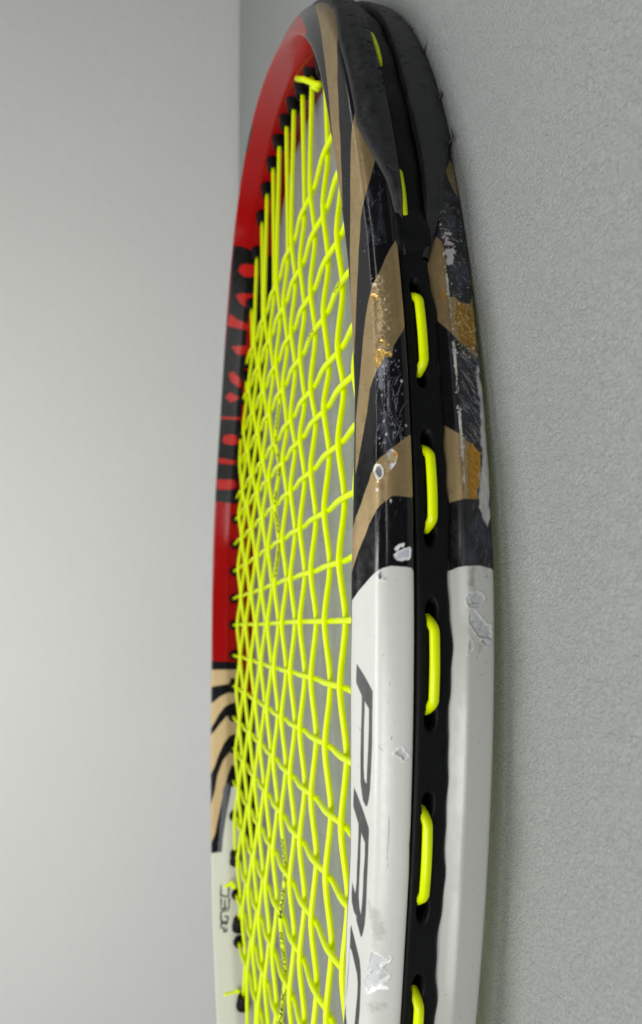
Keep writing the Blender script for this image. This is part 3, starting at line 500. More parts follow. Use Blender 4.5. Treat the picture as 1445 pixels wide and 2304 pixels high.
def paint_near(p):
    N = NEAR
    grv = (p.v > 27.3) & (p.v < 34.2)  # groove floor coloured near-black and matte: painted shade for the string holes
    p.sp[grv] = 0; p.ro[grv] = .9; p.c[grv] = .001
    fl = dict(metal=.6, rough=.31)
    p.fill(N['red'], RED, 0, .22, ragged=0)
    rr = p.c[:, 0] > .2; p.sp[rr] = np.interp(p.t[rr], [-.6, .12], [.42, .14])
    inn = (p.t > -.66) & ((p.v < 13.2) | (p.v > 48)); p.c[inn] = RED; p.sp[inn] = np.interp(p.t[inn], [-.6, .12], [.42, .14])
    for k in ('goldA', 'goldB', 'goldC', 'goldD', 'goldC2', 'goldD2', 'goldB2'):
        p.fill(N[k], GOLD, **fl)
    # brushed mottling on the gold
    gm = p.me > .2
    mt = fbm(p.u * .35, p.v * .9, 4)
    p.c[gm] *= (.85 + .3 * mt[gm])[:, None]
    for k in ('white', 'white2'): p.fill(N[k], WHITE, 0, .33)
    for k in (1, 2, 3):
        p.fill(N['L%d' % k], (.045, .046, .045), 0, .35)
        p.fill(N['H%d' % k], WHITE, 0, .33)
    # grime on the white
    wm = (p.c[:, 0] > .5) & (p.v > 12)
    g = fbm(p.u * .12, p.v * .25, 5); g2 = fbm(p.u * .5 + 40, p.v * .9, 4)
    k = np.clip((g - .56) * 1.0, 0, .08) + np.clip((g2 - .68) * 1.2, 0, .16)
    p.c[wm] *= (1 - k[wm])[:, None] * np.array([1, .985, .95]) ** (k[wm] * 6)[:, None]
    specks(p, 26, -2.2, -1.6, 15, 25, .04, .16, (.10, .10, .09), .6, .6)
    specks(p, 22, -2.2, -1.6, 36, 43, .04, .2, (.14, .14, .12), .6, .6)
    scratches(p, 22, -2.2, -1.6, 16, 25, 0, .5, .6, 3.2, .05, .12, (.25, .25, .22), .15, .5)
    scratches(p, 26, -2.2, -1.6, 35.5, 43, 0, .35, 1, 6, .05, .16, (.30, .29, .24), .15, .5)
    # upper black bevel: scuffs, polished rubs, scratches
    um = (p.t > -1.46) & (p.t < -1.28) & (p.v > 18.4) & (p.v < 25.5) & (p.c[:, 0] < .03)
    sc1 = fbm(p.u * .22, p.v * 1.3, 5)
    band = np.exp(-((p.v - 22.3) / 1.5) ** 2)
    k = np.clip((sc1 - .45) * 3.2, 0, 1) * band
    p.c[um] = p.c[um] * (1 - k[um])[:, None] + np.array((.034, .037, .048)) * k[um][:, None]
    p.ro[um] = p.ro[um] + .25 * k[um]
    um2 = (p.t > -1.16) & (p.t < -.98) & (p.v > 20.3) & (p.v < 24.5) & (p.c[:, 0] < .03)
    k = np.clip((sc1 - .46) * 2.5, 0, 1)
    p.c[um2] = p.c[um2] * (1 - k[um2])[:, None] + np.array((.03, .033, .045)) * k[um2][:, None]
    p.ro[um2] += .2 * k[um2]
    p.d[um] += ((sc1 - .5) * .25 * band)[um]
    p.fill(N['rubC'], (.16, .165, .19), 0, .45, soft=.25, ragged=.35, rs=1.2, alpha=.75)
    scratches(p, 90, -1.44, -1.31, 20.4, 25.3, .12, .35, 1, 6, .05, .14, (.22, .23, .27), .25, .8)
    specks(p, 26, -1.44, -1.30, 20.5, 26, .08, .28, (.5, .5, .5), .5, .85)
    scratches(p, 26, -1.16, -1.0, 20, 24.5, .2, .6, .6, 4, .05, .12, (.2, .2, .25), .2, .7)
    specks(p, 14, -1.3, -1.0, 16, 24, .05, .16, (.35, .33, .33), .5, .8)
    scratches(p, 30, -1.58, -1.5, 20, 26, .4, .5, .5, 4, .05, .1, (.07, .08, .09), .2, .6)
    scratches(p, 16, -.75, .3, 12, 20, .4, .8, .5, 5, .06, .14, (.16, .05, .05), .15, .4)
    # worn gold of the upper bevel
    bright = (.62, .50, .30)
    gk = (p.t > -1.325) & (p.t < -1.205) & (p.v > 20.3) & (p.v < 23.4) & gm
    w = fbm(p.u * .9, p.v * 1.6, 4)
    k = np.clip((w - .46) * 5, 0, 1) * np.exp(-((p.v - 21.9) / 1.1) ** 2)
    p.c[gk] = p.c[gk] * (1 - .7 * k[gk])[:, None] + np.array(bright) * (.7 * k[gk])[:, None]
    cr = fbm(p.u * 1.6, p.v * 1.6, 3) - .5
    p.d[gk] += (cr * .26 * np.exp(-((p.v - 21.9) / 1.0) ** 2))[gk]
    for q in ('orC1', 'orC2', 'orC3'):
        p.fill(N[q], (.64, .40, .11), .6, .28, ragged=.7, rs=.7, soft=.08, disp=-.12, rim=.08)
    p.fill(N['orC4'], (.62, .52, .30), .3, .35, ragged=.1, rs=.5, disp=-.1, rim=.06)
    scratches(p, 46, -1.325, -1.2, 20.6, 23.8, .9, .5, .5, 2.6, .06, .15, (.70, .62, .45), .4, .9, .35)
    scratches(p, 40, -1.325, -1.2, 20.4, 24.5, .7, .9, .4, 2.2, .05, .1, (.06, .045, .02), .4, .9, .5)
    p.stroke([(-1.183, 24.0), (-1.215, 23.7), (-1.25, 23.3), (-1.285, 23.0), (-1.315, 23.2)], .13, (.03, .022, .01), .5, .9, False)
    specks(p, 30, -1.33, -1.21, 20.6, 24.2, .07, .26, (.6, .36, .10), .35, .8)
    specks(p, 10, -1.34, -1.24, 21, 25.5, .1, .3, (.55, .55, .56), .4, .9)
    # chips with lifted rims
    pale = (.56, .58, .62)
    p.fill(N['chipG1o'], (.62, .60, .54), 0, .5, ragged=.08, rs=.5, rim=.08)
    p.fill(N['chipG1'], (.10, .105, .115), 0, .4, ragged=.06, rs=.5, disp=-.15)
    p.fill(N['chipG2'], (.42, .33, .17), .3, .4, ragged=.2, rs=.6, disp=-.1, rim=.05)
    p.fill(N['chipG2g'], (.36, .36, .40), 0, .4, ragged=.2, rs=.6, disp=-.08)
    p.fill(N['chipG2s'], (.52, .54, .60), 0, .35, ragged=.12, rs=.5, disp=-.06, rim=.05)
    p.fill(N['chipG2o'], (.50, .16, .03), .2, .4, ragged=.12, rs=.5)
    p.fill(N['chipG3'], (.50, .48, .48), 0, .45, ragged=.05, rs=.5, disp=-.08)
    p.fill(N['chipB1'], (.6, .6, .6), 0, .45, ragged=.05, rs=.5)
    p.fill(N['chipW1'], (.62, .63, .62), 0, .45, ragged=.05, rs=.5, disp=-.06)
    p.fill(N['chipW2'], (.66, .67, .66), 0, .45, ragged=.06, rs=.6, disp=-.1)
    p.fill(N['chipW2i'], (.40, .42, .47), 0, .4, ragged=.15, rs=.9, soft=.2)
    p.fill(N['chipN1'], (.055, .055, .085), 0, .4, ragged=.08, rs=.5, disp=-.1, rim=.06)
    p.fill(N['chipN2'], (.25, .25, .32), 0, .4, ragged=.08, rs=.5, disp=-.06, rim=.06)
    for q, al in (('smear1', .55), ('smear2', .4), ('smear3', .35), ('smear4', .4)):
        p.fill(N[q], (.16, .145, .115), 0, .6, soft=.5, ragged=.8, rs=.7, alpha=al)
    for q in ('mark1', 'mark2', 'mark3', 'mark4', 'mark5'):
        p.stroke(N[q], .14, (.09, .09, .085), .6, .8)
    for q in ('chipWh1', 'chipWh2', 'chipWh3', 'chipWh4', 'chipWh5', 'chipWh6'):
        p.flake(N[q])
    p.fill(N['chipWh1w'], (.86, .86, .86), 0, .4, ragged=.1, rs=.5, disp=.08)
    scratches(p, 10, -1.72, -1.64, 38.5, 41.5, .8, .7, .6, 2.5, .06, .12, (.10, .10, .10), .4, .8)
    # ---- underside bevel: scraped
    lo = (p.t > -1.6) & (p.t < -1.06) & (p.v > 36.6) & (p.v < 44)
    dark = lo & (p.c[:, 0] < .03)
    n1 = fbm(p.u * .35, p.v * .55, 5)
    k = np.clip((n1 - .4) * 2.6, 0, 1)
    p.c[dark] = p.c[dark] * (1 - k[dark])[:, None] + np.array((.030, .032, .050)) * k[dark][:, None]
    p.ro[dark] += .22
    for q in ('pink1', 'pink2', 'pink3'):
        p.fill(N[q], (.42, .33, .35) if q != 'pink3' else (.46, .43, .45), 0, .5, ragged=.4, rs=.7, disp=-.06, rim=.05)
    p.fill(N['goldscr'], (.36, .17, .015), .4, .35, ragged=.15, rs=.5)
    p.fill(N['amber1'], (.30, .165, .022), .35, .38, ragged=.5, rs=1.1, disp=-.06, rim=.05)
    p.fill(N['amber2'], (.36, .18, .012), .25, .34, ragged=.5, rs=.9, disp=-.06, rim=.05)
    am = (p.v > 38.2) & (p.v < 43.8) & (p.me > .2)
    p.d[am] += (cr * .24)[am]
    dk = (p.v > 37.8) & (p.v < 43.8) & (p.t > -1.6) & (p.t < -1.06) & (p.c[:, 0] < .06)
    p.d[dk] += ((fbm(p.u * .5, p.v * 1.1, 4) - .5) * .22)[dk]
    scratches(p, 150, -1.315, -1.235, 38.2, 43.3, 1.1, .9, .4, 2.6, .06, .15, (.75, .56, .22), .4, 1, .35)
    scratches(p, 60, -1.315, -1.235, 38.2, 43.3, .3, .9, .4, 2.2, .06, .16, (.09, .05, .012), .3, .8, .4)
    scratches(p, 46, -1.50, -1.42, 39.2, 43.0, 1.0, .5, .4, 2.0, .06, .12, (.62, .42, .10), .3, .9, .3)
    for q in ('scrapeup', 'scrape'):
        p.fill(N[q], (.42, .42, .40), 0, .5, ragged=.5, rs=1.2, soft=.2, disp=-.06)
    # feathered scrape marks, leaning the same way
    scratches(p, 190, -1.43, -1.30, 38.3, 43.6, 2.45, .18, 1.0, 4.5, .05, .13, (.40, .40, .42), .3, .85)
    scratches(p, 110, -1.24, -1.08, 38.0, 43.2, 1.9, .6, .5, 2.2, .06, .16, (.42, .42, .44), .25, .8)
    specks(p, 70, -1.24, -1.08, 38.2, 43, .06, .22, (.5, .5, .52), .5, .75)
    scratches(p, 90, -1.60, -1.49, 38.5, 43.4, .25, .45, .8, 6, .05, .12, (.16, .16, .22), .2, .6)
    scratches(p, 34, -1.52, -1.46, 40.5, 43.6, .35, .3, 1, 5, .08, .2, (.45, .45, .46), .3, .8)
    # bright rubbed ridge of the underside lip
    rd = (p.t > -1.5) & (p.t < -1.2) & (np.abs(p.v - 37.5) < .28)
    k = np.clip((fbm(p.u * .5, p.v * 2, 3) - .38) * 4, 0, 1)
    p.c[rd] = p.c[rd] * (1 - .75 * k[rd])[:, None] + np.array((.62, .60, .55)) * (.75 * k[rd])[:, None]
    specks(p, 60, -1.45, -1.1, 37.1, 38.0, .08, .3, (.55, .55, .54), .5, .8)

def paint_far(p):
    Q = FAR
    p.fill(Q['panel'], (.004, .004, .004), 0, .3)
    inp = (p.t > .385) & (p.t < 1.18) & (p.v > 44); p.c[inp] = np.array(BLACK)
    for k in range(1, 11): p.fill(Q['e%d' % k], (.42, .012, .008), 0, .25, soft=.15)
    p.fill(Q['band'], BLACK, 0, .25)
    for k in ('g1', 'g2', 'g3', 'g4'): p.fill(Q[k], (.46, .34, .18), .35, .45, soft=.15)
    p.fill(Q['worn'], (.10, .105, .125), 0, .5, ragged=.4, rs=1.5, soft=.2)
    p.fill(Q['white'], (.60, .605, .53), 0, .35, soft=.12)
    hid = (arc(p.t) > arc(2.36)) & ((p.v < 20) | (p.v > 50))
    p.c[hid] = np.array((.60, .605, .53)); p.me[hid] = 0; p.ro[hid] = .35
    inner = (p.t > 1.915) & (p.t <= 2.36) & (p.v > 44)
    p.c[inner] = np.array(BLACK)
    ink = (.015, .015, .015)
    G = {'5': [[(1, 0), (0, 0), (0, .5), (.5, .5)], [(.5, .5), (.5, 1), (1, .9), (1, .5)]], 'G': [[(1, 0), (0, .1), (0, .9), (.9, 1), (1, .5), (.55, .5)]],
         'E': [[(0, 0), (0, 1), (1, 1), (1, 0)], [(.5, 1), (.5, .1)]], 'C': [[(0, 0), (0, .9), (1, 1), (1, .2)]]}
    # glyphs are written in their own box: first coordinate across the section, second along the hoop
    for ch, st in G.items():
        b = np.array(Q['T' + ch])
        for line in st:
            pts = []
            for a, l in line:
                e0 = b[0] * (1 - l) + b[1] * l; e1 = b[2] * (1 - l) + b[3] * l
                pts.append(tuple(e0 * (1 - a) + e1 * a))
            p.stroke(pts, .8, ink, .4, 1., False)

def ranges(*segs):
    out = []
    for a, b, st in segs: out.append(np.arange(a, b - st * .3, st))
    return np.concatenate(out)
def frame_mesh():
    allV = []; allQ = []; allC = []; allS = []; off = 0
    R0 = 150.
    for side in ('near', 'far', 'butt'):
        if side == 'near':
            ts = np.r_[np.arange(-2.34, .12, .0011), .12]; vs = ranges((0, 11.5, .6), (11.5, 27, .165), (27, 33.5, .7), (33.5, 44.2, .165), (44.2, PER - .3, 1.0))
        elif side == 'far':
            ts = np.r_[np.arange(.12, 2.80, .0024), 2.80]; vs = ranges((0, 19, .3), (19, 44, .8), (44, PER - 10, .8), (PER - 10, PER - .2, .4))
        else:
            ts = np.r_[np.arange(2.80, 2 * math.pi - 2.34, .02), 2 * math.pi - 2.34]; vs = ranges((0, PER - .5, .8))
        T, V = frame_patch(ts, vs)
        Tp = np.where(T > math.pi, T - 2 * math.pi, T)
        base = BLACK if side == 'near' else (RED if side == 'far' else WHITE)
        p = Paint(Tp, V, base, .15)
        if side == 'near': paint_near(p)
        elif side == 'far':
            paint_far(p)
        if side == 'butt': p.ro[:] = .35
        P = surf(Tp, V, p.d)
        n, k = len(ts), len(vs)
        i, j = np.meshgrid(np.arange(n - 1), np.arange(k), indexing='ij'); j2 = (j + 1) % k
        q = np.stack([i * k + j, i * k + j2, (i + 1) * k + j2, (i + 1) * k + j], -1).reshape(-1, 4) + off
        off += n * k
        allV.append(P); allQ.append(q)
        allC.append(np.c_[np.clip(p.c, 0, 1), np.ones(len(P))]); allS.append(np.c_[p.me, np.clip(p.ro, .08, 1), p.sp if side == 'near' else np.full(len(P), .14), np.ones(len(P))])
    o = quads('frame', np.concatenate(allV), np.concatenate(allQ), [M_FRAME], racket)
    me = o.data
    for nm, A in (('paint', allC), ('finish', allS)):
        a = me.attributes.new(nm, 'FLOAT_COLOR', 'POINT')
        a.data.foreach_set('color', np.concatenate(A).astype(np.float32).ravel())
    return o
frame_mesh()

# ---- grommet strip: black nylon band in the groove, with a slot under every string loop
LOOPS = [(-.62, -.70), (-.755, -.85), (-1.035, -1.13), (-1.225, -1.345), (-1.437, -1.545), (-1.643, -1.76), (-1.868, -1.985), (-2.083, -2.2), (-2.31, -2.43)]
LOOPS_FAR = [(.70 + .118 * k, .70 + .118 * k + .075) for k in range(18)]
SR = .80                                # string radius
def hoop_pt(t, off, z):
    x, y, nx, ny = hoop_c(t)
    return np.stack([x + nx * off, y + ny * off, np.asarray(z, float) + 0 * x], -1)
def strip_mesh():
    ts = np.r_[np.arange(-2.7, 2.7, .0035)]
    ws = np.r_[0, 0.03, np.linspace(.06, .94, 33), .97, 1.0]
    T, Wd = np.meshgrid(ts, ws, indexing='ij')
    zu = 3.75 + 0 * T; zl = -3.25 + .22 * np.sin(arc(T) * .31) + .12 * np.sin(arc(T) * .83 + 1)
    for a, b in LOOPS + LOOPS_FAR:
        m, h = (a + b) / 2, abs(a - b) / 2
        zl = zl - .35 * np.exp(-((T - m) / (h * 1.1)) ** 4)
    zu = np.minimum(zu, 3.05)
    Z = zu + (zl - zu) * Wd
    off = 11.25 - 1.1 * np.abs(2 * Wd - 1) ** 8
    off = np.where((Wd < .02) | (Wd > .98), 9.9, off)
    for a, b in LOOPS + LOOPS_FAR:
        a, b = min(a, b), max(a, b)
        zc = .25
        for e, s_ in ((a, -1), (b, 1)):          # holes at both ends, opening away from the loop
            du = (T - (e + s_ * .004)) * 150; dz = Z - zc
            rr_ = np.clip(1.25 - np.hypot(du / 1.9, dz / .95), 0, .8) / .8
            off -= 2.9 * rr_ * rr_ * (3 - 2 * rr_)
        inl = np.clip((T - a) / .006, 0, 1) * np.clip((b - T) / .006, 0, 1)
        off -= .25 * inl * np.clip(1.1 - np.abs(Z - zc) / 1.0, 0, .6) / .6
    off += .05 * (fbm(arc(T) * .8, Z * .8, 3) - .5)
    P = hoop_pt(T.ravel(), off.ravel(), Z.ravel())
    return grid_mesh('grommet_strip', P, len(ts), len(ws), [M_STRIP], racket)
strip_mesh()

# ---- head guard: two scuffed flanges either side of a deep string channel, tapering off at both ends
def guard_mesh():
    gt = np.array([-1.175, -1.146, -1.105, -1.063, -1.026, -.993, -.961, -.936, -.897, -.787, -.755, -.73, -.664, -.5, -.2, .2, .55, .66, .76, .86, .95, 1.0])
    zu = np.array([2.35, 2.5, 3.05, 3.85, 5.5, 6.9, 7.95, 7.95, 8.05, 8.3, 8.05, 7.65, 6.6, 6.0, 5.8, 5.8, 6.6, 8, 7.6, 5.5, 3., 2.3])
    lt = np.array([-1.175, -1.162, -1.135, -1.072, -.95, -.80, -.73, -.6, 0, .6, .9, 1.0])
    zl = np.array([1.4, 1.6, 1.8, 1.65, 2.0, 2.15, 1.6, .9, .7, 1.2, 1.4, 1.2])
    mt = np.array([-1.175, -1.165, -1.129, -1.087, -1.036, -.991, -.927, -.854, -.76, -.687, 0, .7, .9, 1.0])
    zm = np.array([-1.7, -2.1, -2.9, -3.45, -3.7, -3.65, -3.2, -3.1, -3.4, -3.8, -3.6, -3.4, -3, -1.8])
    bt = np.array([-1.175, -1.168, -1.14, -1.103, -1.066, -1.027, -.994, -.975, -.9, 0, .8, .9, 1.0])
    zb = np.array([-3.1, -3.3, -4.4, -5.8, -6.9, -8.6, -9.9, -10.7, -10.9, -10.9, -10.9, -8, -3.2])
    ts = np.linspace(-1.175, 1.0, 1500)
    gashes = [(-.868, .35, .8), (-.885, .45, .75), (-.897, .5, .72), (-.905, .4, .6), (-.915, .5, .85), (-.872, .62, .8), (-.81, .5, .7), (-1.05, .3, .5), (-.84, .5, .6)]
    def outer_off(z, t):                          # where the bare frame skin lies at height z on the outer side
        vv = np.linspace(19.5, 45.0, 300); o, zz = prof(vv)
        return np.interp(-z, -np.where(zz > 0, zz, zz), o)
    allP = []; allq = []; base = 0
    for up in (True, False):
        rows = []
        for t in ts:
            hs = float(htop(t))
            en = min(1, (t + 1.175) / .10 + .15, (1.0 - t) / .10 + .15); lift = .35 + .75 * en
            if up:
                a = float(np.interp(t, gt, zu)); b = float(np.interp(t, lt, zl))
                oa = float(outer_off(a / hs, t)); c = 11.3 + 2.0 * en
                pts = [(oa - .6, a - .1), (oa + .15, a + .15), (oa + lift * .8, a - .15), (oa + lift + .3 * en, a - .9 * en - .1),
                       (max(c - .45, oa + .5), b + (a - b) * .55), (c - .1, b + (a - b) * .22), (c, b + .25), (c - .12, b - .02), (c - .5, b - .15), (10.6, b - .1), (9.6, b)]
            else:
                a = float(np.interp(t, mt, zm)); b = float(np.interp(t, bt, zb))
                ob = float(outer_off(b, t)); c = 11.2 + 1.9 * en
                pts = [(9.6, a), (10.6, a + .05), (c - .5, a + .12), (c - .1, a), (c, a - .3), (c, a + (b - a) * .35), (c - .3 * en, a + (b - a) * .72),
                       (ob + lift + .55 * en, b + .5 * en), (ob + lift + .35 * en, b - .1), (ob + .1, b - .35), (ob - 1.2, b - .1)]
            x, y, nx, ny = hoop_c(t)
            # rounded by Chaikin, kept open
            Pq = np.array(pts)
            for _ in range(2):
                Qn = [Pq[0]]
                for k in range(len(Pq) - 1):
                    Qn.append(Pq[k] * .75 + Pq[k + 1] * .25); Qn.append(Pq[k] * .25 + Pq[k + 1] * .75)
                Qn.append(Pq[-1]); Pq = np.array(Qn)
            rows.append([(x + nx * o_, y + ny * o_, z_) for o_, z_ in Pq])
        rows = np.array(rows); n, k = rows.shape[:2]
        tt = np.repeat(ts, k); kk = np.tile(np.arange(k), n)
        # wear: dents and nicks along the exposed face
        Pn = rows.reshape(-1, 3)
        x, y, nx, ny = hoop_c(tt)
        w = (fbm(arc(tt) * .25, kk * .25 + (0 if up else 50), 4) - .5) * .22
        nick = -np.clip((fbm(arc(tt) * 1.1 + 9, kk * .22 + (7 if up else 91), 2) - .76), 0, .2) * 2.5
        mid = np.clip(np.minimum(kk, k - 1 - kk) / 4., 0, 1)
        if up:
            for g0, k0, k1 in gashes:
                kf = kk / (k - 1.) ; tw = g0 + .004 * np.sin(kf * 25 + g0 * 90)
                nick = nick - .55 * np.exp(-((tt - tw) / .0022) ** 2) * (kf > k0) * (kf < k1)
        mid = mid * np.clip((tt + 1.12) / .12, 0, 1)
        Pn[:, 0] += nx * (w + nick) * mid; Pn[:, 1] += ny * (w + nick) * mid
        i, j = np.meshgrid(np.arange(n - 1), np.arange(k - 1), indexing='ij')
        q = np.stack([i * k + j, i * k + j + 1, (i + 1) * k + j + 1, (i + 1) * k + j], -1).reshape(-1, 4) + base
        allP.append(Pn); allq.append(q); base += n * k
    tf = np.r_[np.linspace(-1.176, -1.15, 14), np.linspace(-1.146, .98, 300)]
    rows = []
    for t in tf:
        e = np.clip((t + 1.176) / .02, 0, 1); top = 3.3; bot = -3.4
        lift = 11.62 + 1.0 * math.sin(math.pi * min(1, (t + 1.176) / .075)) * (t < -1.101) + .15 * math.sin(t * 60)
        x, y, nx, ny = hoop_c(t)
        r_ = [(9.8, top + .1)] + [(9.8 + (lift - 9.8) * (e ** .4) - .5 * abs(2 * w - 1) ** 4, top + (bot - top) * w) for w in np.linspace(0, 1, 11)] + [(9.8, bot - .1)]
        rows.append([(x + nx * o_, y + ny * o_, z_) for o_, z_ in r_])
    rows = np.array(rows); n, k = rows.shape[:2]
    i, j = np.meshgrid(np.arange(n - 1), np.arange(k - 1), indexing='ij')
    quads('string_channel', rows.reshape(-1, 3), np.stack([i * k + j, i * k + j + 1, (i + 1) * k + j + 1, (i + 1) * k + j], -1).reshape(-1, 4), [M_STRIP], racket)
    return quads('head_guard', np.concatenate(allP), np.concatenate(allq), [M_GUARD], racket)
guard_mesh()
for k, (t, z, dt, L) in enumerate([(-.655, -10.2, .014, 2.6), (-.705, -10.4, .012, 1.6), (-.715, -10.3, -.006, 1.2), (-.79, -10.4, .012, 2.2), (-.985, -10.2, .010, 1.6), (-.90, -10.2, .006, .9)]):
    a = hoop_pt(np.array(t), 11.6, z); b = hoop_pt(np.array(t + dt * .4), 12.3 + L * .55, z - .5); c = hoop_pt(np.array(t + dt * 1.5), 12.0 + L * 1.0, z - .3)
    tube('frayed_strand', [a, b, c], [.34, .22, .07], M_HAIR, racket, 5)

# ---- strings
MAINS = [-115, -100.5, -85.5, -70.4, -54.3, -39.3, -24.6, -10.0, 5.2, 20.0, 35.2, 49.5, 64.7, 82.3, 101, 114.5]
CROSS = [121, 104.7, 88, 73.5, 57.5, 46.4, 33.0, 18.4, 3.75, -10.3, -25.9, -41.45, -56.9, -72.1, -87.6, -103, -119, -134.5, -151]
HT_ = np.linspace(-math.pi, math.pi, 20001); HX, HY, _, _ = hoop_c(HT_)
def hoop_at_y(Y):                       # x of the inner wall on the tip side and on the throat side
    tip = HX > 0
    k = np.where((np.sign(HY[1:] - Y) != np.sign(HY[:-1] - Y)))[0]
    xs = HX[k]; ths = HT_[k]
    return (xs.max(), ths[xs.argmax()], xs.min(), ths[xs.argmin()])
def hoop_at_x(X):
    k = np.where((np.sign(HX[1:] - X) != np.sign(HX[:-1] - X)))[0]
    ys = HY[k]; ths = HT_[k]
    return (ys.min(), ths[ys.argmin()], ys.max(), ths[ys.argmax()])
def sgn(i, j): return 1. if (i + j) % 2 == 0 else -1.      # +1: cross over main
I0 = CROSS.index(-10.3); J0 = MAINS.index(-85.5)
if sgn(I0, J0) < 0:
    _s = sgn
    def sgn(i, j): return -_s(i, j)
def weave(nodes, x, amp, sharp):
    """alternating over and under at the nodes (position, sign), level at both ends"""
    px = np.array([n[0] for n in nodes]); pz = np.array([n[1] for n in nodes]) * amp
    i = np.clip(np.searchsorted(px, x) - 1, 0, len(px) - 2)
    f = (x - px[i]) / (px[i + 1] - px[i])
    f = np.clip((f - .5) * sharp + .5, 0, 1)
    f = .35 * f + .65 * f * f * (3 - 2 * f)
    return pz[i] * (1 - f) + pz[i + 1] * f
grom_spots = []
main_objs = []
jit = np.random.default_rng(5)
for j, Y in enumerate(MAINS):
    xt, tt_, xb, tb_ = hoop_at_y(Y)
    nodes = [(xb - 3, 0)] + [(CROSS[i], -sgn(i, j)) for i in reversed(range(len(CROSS))) if xb + 4 < CROSS[i] < xt - 4] + [(xt + 3, 0)]
    x = np.linspace(xb - 6, xt + 6, 260)
    z = weave(nodes, x, .80, 1.0)
    y = np.full_like(x, Y) + .25 * np.sin(x * .02 + j)
    o = tube('main_string', np.stack([x, y, z], -1), SR, M_STR, racket, 10)
    main_objs.append((o, nodes, j))
    grom_spots += [((xt, Y, 0), (-1, 0, 0), tt_), ((xb, Y, 0), (1, 0, 0), tb_)]
cross_objs = []
for i, X in enumerate(CROSS):
    yn, tn_, yf, tf_ = hoop_at_x(X)
    nodes = [(yn - 3, 0)] + [(MAINS[j], sgn(i, j)) for j in range(len(MAINS)) if yn + 4 < MAINS[j] < yf - 4] + [(yf + 3, 0)]
    y = np.linspace(yn - 6, yf + 6, 260)
    z = weave(nodes, y, .50, 1.1)
    # crosses bow a little between the mains where they squeeze past them
    x = np.full_like(y, X) + .15 * np.sin(y * .05 + i)
    cross_objs.append((tube('cross_string', np.stack([x, y, z], -1), SR, M_STR, racket, 10), nodes, i))
    grom_spots += [((X, yn, 0), (0, 1, 0), tn_), ((X, yf, 0), (0, -1, 0), tf_)]
for a, b in LOOPS + LOOPS_FAR:
    f = np.linspace(0, 1, 40); t = a + (b - a) * f
    g = np.clip(np.minimum(f, 1 - f) / .17, 0, 1); g = np.sin(g * math.pi / 2) ** .9
    bow = .45 * np.sin(f * math.pi)
    off = 8.7 + 2.85 * g + bow; z = .75 - .75 * g + .15 * (1 - g)
    if a in (-1.868,): z = z + .4
    if -1.2 < a < 0: z = z + 1.35 * g; off = off + .1
    tube('string_loop', hoop_pt(t, off, z), SR * 1.06, M_STR, racket, 12)

# ---- grommet barrels round the inside of the hoop
def grommet_mesh():
    n = 14; V = []; Fc = []
    prof_ = [(2.9, -.6), (3.0, .5), (2.85, 1.0), (2.45, 3.6), (2.3, 4.0), (1.5, 4.05), (.95, 3.4)]
    for r, h_ in prof_:
        for k in range(n):
            a = 2 * math.pi * k / n
            V.append((r * math.cos(a) * S, r * math.sin(a) * S, h_ * S))
    for i in range(len(prof_) - 1):
        for k in range(n): Fc.append((i * n + k, i * n + (k + 1) % n, (i + 1) * n + (k + 1) % n, (i + 1) * n + k))
    me = bpy.data.meshes.new('grommet'); me.from_pydata(V, [], Fc)
    me.polygons.foreach_set('use_smooth', [True] * len(Fc)); me.materials.append(M_GROM); me.update()
    return me
GM = grommet_mesh()
for (P, d, t) in grom_spots:
    x, y, nx, ny = hoop_c(t)
    # barrels follow the string, leaning a little towards square with the wall
    v = Vector((d[0] - .45 * float(nx), d[1] - .45 * float(ny), 0)).normalized()
    o = bpy.data.objects.new('grommet', GM); COL.objects.link(o); o.parent = racket
    o.location = W((P[0], P[1], P[2])).tolist()
    o.rotation_euler = v.to_track_quat('Z', 'Y').to_euler()
    o.scale = (.9, .9, .62) if abs(d[1]) > .5 else (1, 1, 1.15)

# ---- tie-off knots and cut tails
def knot(P, tail, n=2.2):
    P = np.array(P, float); f = np.linspace(0, 2 * math.pi * 1.2, 24)
    c = np.stack([P[0] + 1.2 * np.cos(f), P[1] + .8 * np.sin(f), P[2] + .9 * np.sin(f + .6) + .5], -1)
    e = c[-1] + np.outer(np.linspace(.1, 1, 8), np.array(tail, float))
    tube('string_knot', np.vstack([c, e]), SR * .95, M_STR, racket, 9)
knot((-130.0, 107.5, 1.5), (-3.5, 5.0, 4.0))
knot((-166.5, 85.5, 1.0), (-1.2, 1.2, 5.0))
# the cut end by the tip grommets
tube('string_tail', [(147.6, -65.2, .2), (149.2, -63.4, 1.2), (151.1, -61.6, 2.3), (153.5, -59.3, 3.6), (157.6, -54.4, 5.0)], SR * 1.15, M_STR, racket, 9)
tube('string_tail', [(155.8, -57.2, 1.0), (152.5, -59.5, 1.5), (149.5, -62.0, 1.3), (148.0, -63.0, .2)], SR * 1.2, M_STR, racket, 9)

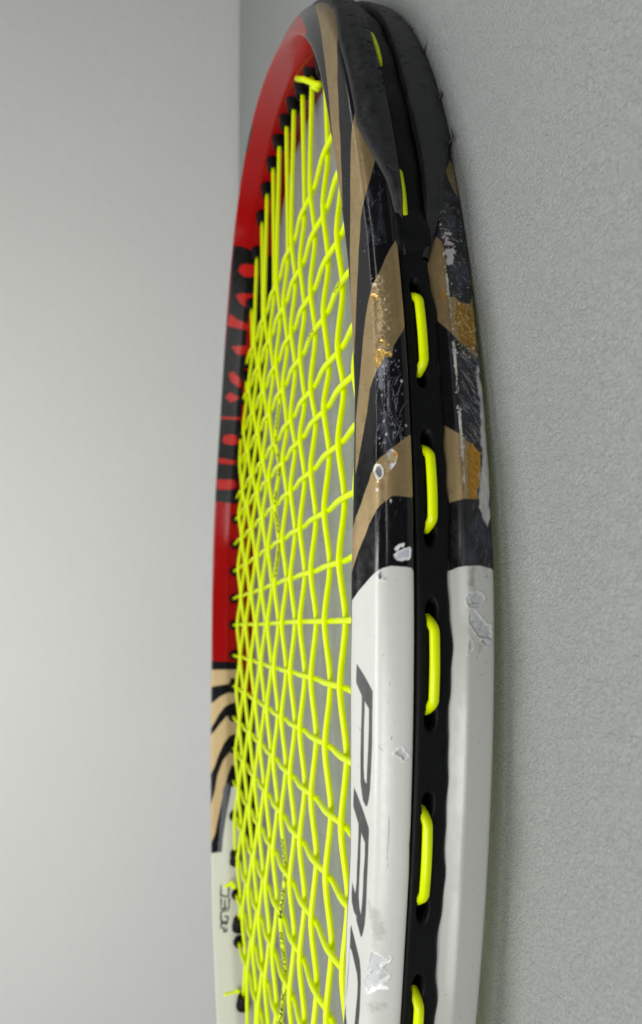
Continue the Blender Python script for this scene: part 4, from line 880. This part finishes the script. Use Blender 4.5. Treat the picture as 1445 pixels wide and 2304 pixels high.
# ---- print on the strings
def print_on_string(text, main_j, x0, x1, height, ang, alpha_mat, along='x', cross_i=None):
    cu = bpy.data.curves.new('lettering', 'FONT'); cu.body = text; cu.shear = .15; cu.offset = .028; cu.resolution_u = 2
    tmp = bpy.data.objects.new('lettering', cu); COL.objects.link(tmp)
    dg = bpy.context.evaluated_depsgraph_get()
    me = bpy.data.meshes.new_from_object(tmp.evaluated_get(dg))
    COL.objects.unlink(tmp); bpy.data.objects.remove(tmp)
    bm = bmesh.new(); bm.from_mesh(me)
    bmesh.ops.subdivide_edges(bm, edges=[e for e in bm.edges if e.calc_length() > .12], cuts=2)
    bmesh.ops.triangulate(bm, faces=bm.faces[:])
    co = np.array([v.co[:] for v in bm.verts])
    cx = (co[:, 0] - co[:, 0].min()) / np.ptp(co[:, 0]); cy = (co[:, 1] - co[:, 1].min()) / np.ptp(co[:, 1]) - .5
    rr = SR + .025
    if along == 'x':
        o, nodes, j = main_objs[main_j]
        x = x0 + (x1 - x0) * cx; z = weave(nodes, x, .80, 1.0); Y = MAINS[main_j] + .25 * np.sin(x * .02 + main_j)
        a = ang + cy * height / SR
        V = np.stack([x, Y - rr * np.cos(a), z + rr * np.sin(a)], -1)
        parent = o
    for v, c in zip(bm.verts, W(V)): v.co = c
    bm.to_mesh(me); bm.free()
    me.materials.clear(); me.materials.append(alpha_mat)
    ob = bpy.data.objects.new('lettering', me); COL.objects.link(ob); ob.parent = parent
jm = MAINS.index(-10.0)
for txt, a, b in (('YONEX', -139.5, -122.9), ('PTGP', -118.0, -110.9), ('130', -109.8, -106.2), ('MADE', -102.4, -93.1), ('IN', -91.6, -89.1), ('JAPAN', -86.6, -78.6)):
    print_on_string(txt, jm, a, b, 1.1, .5, M_INK)
jm = MAINS.index(5.2)
for txt, a, b in (('YONEX', 5.5, 19.0), ('PTGP', 22.0, 30.0), ('130', 32.5, 37.5), ('MADE', 43, 52), ('IN', 55, 58), ('JAPAN', 60.5, 70.5)):
    print_on_string(txt, jm, a, b, .8, .30, M_INK)

def print_on_cross(text, i, y0, y1):
    cu = bpy.data.curves.new('lettering', 'FONT'); cu.body = text; cu.offset = .02; cu.resolution_u = 2
    tmp = bpy.data.objects.new('lettering', cu); COL.objects.link(tmp)
    me = bpy.data.meshes.new_from_object(tmp.evaluated_get(bpy.context.evaluated_depsgraph_get()))
    COL.objects.unlink(tmp); bpy.data.objects.remove(tmp)
    co = np.array([v.co[:] for v in me.vertices])
    cx = (co[:, 0] - co[:, 0].min()) / np.ptp(co[:, 0]); cy = (co[:, 1] - co[:, 1].min()) / np.ptp(co[:, 1]) - .5
    o, nodes, _ = cross_objs[i]
    y = y0 + (y1 - y0) * cx; z = weave(nodes, y, .50, 1.1); a = 1.1 - cy * 1.1; rr = SR + .025
    V = np.stack([CROSS[i] + .15 * np.sin(y * .05 + i) - rr * np.cos(a), y, z + rr * np.sin(a)], -1)
    for v, c in zip(me.vertices, W(V)): v.co = c
    me.materials.clear(); me.materials.append(M_INK)
    ob = bpy.data.objects.new('lettering', me); COL.objects.link(ob); ob.parent = o
ic = CROSS.index(73.5)
print_on_cross('JAPAN', ic, -89.5, -83.5)
print_on_cross('MADE IN', ic, -58.5, -50.5)
#END#
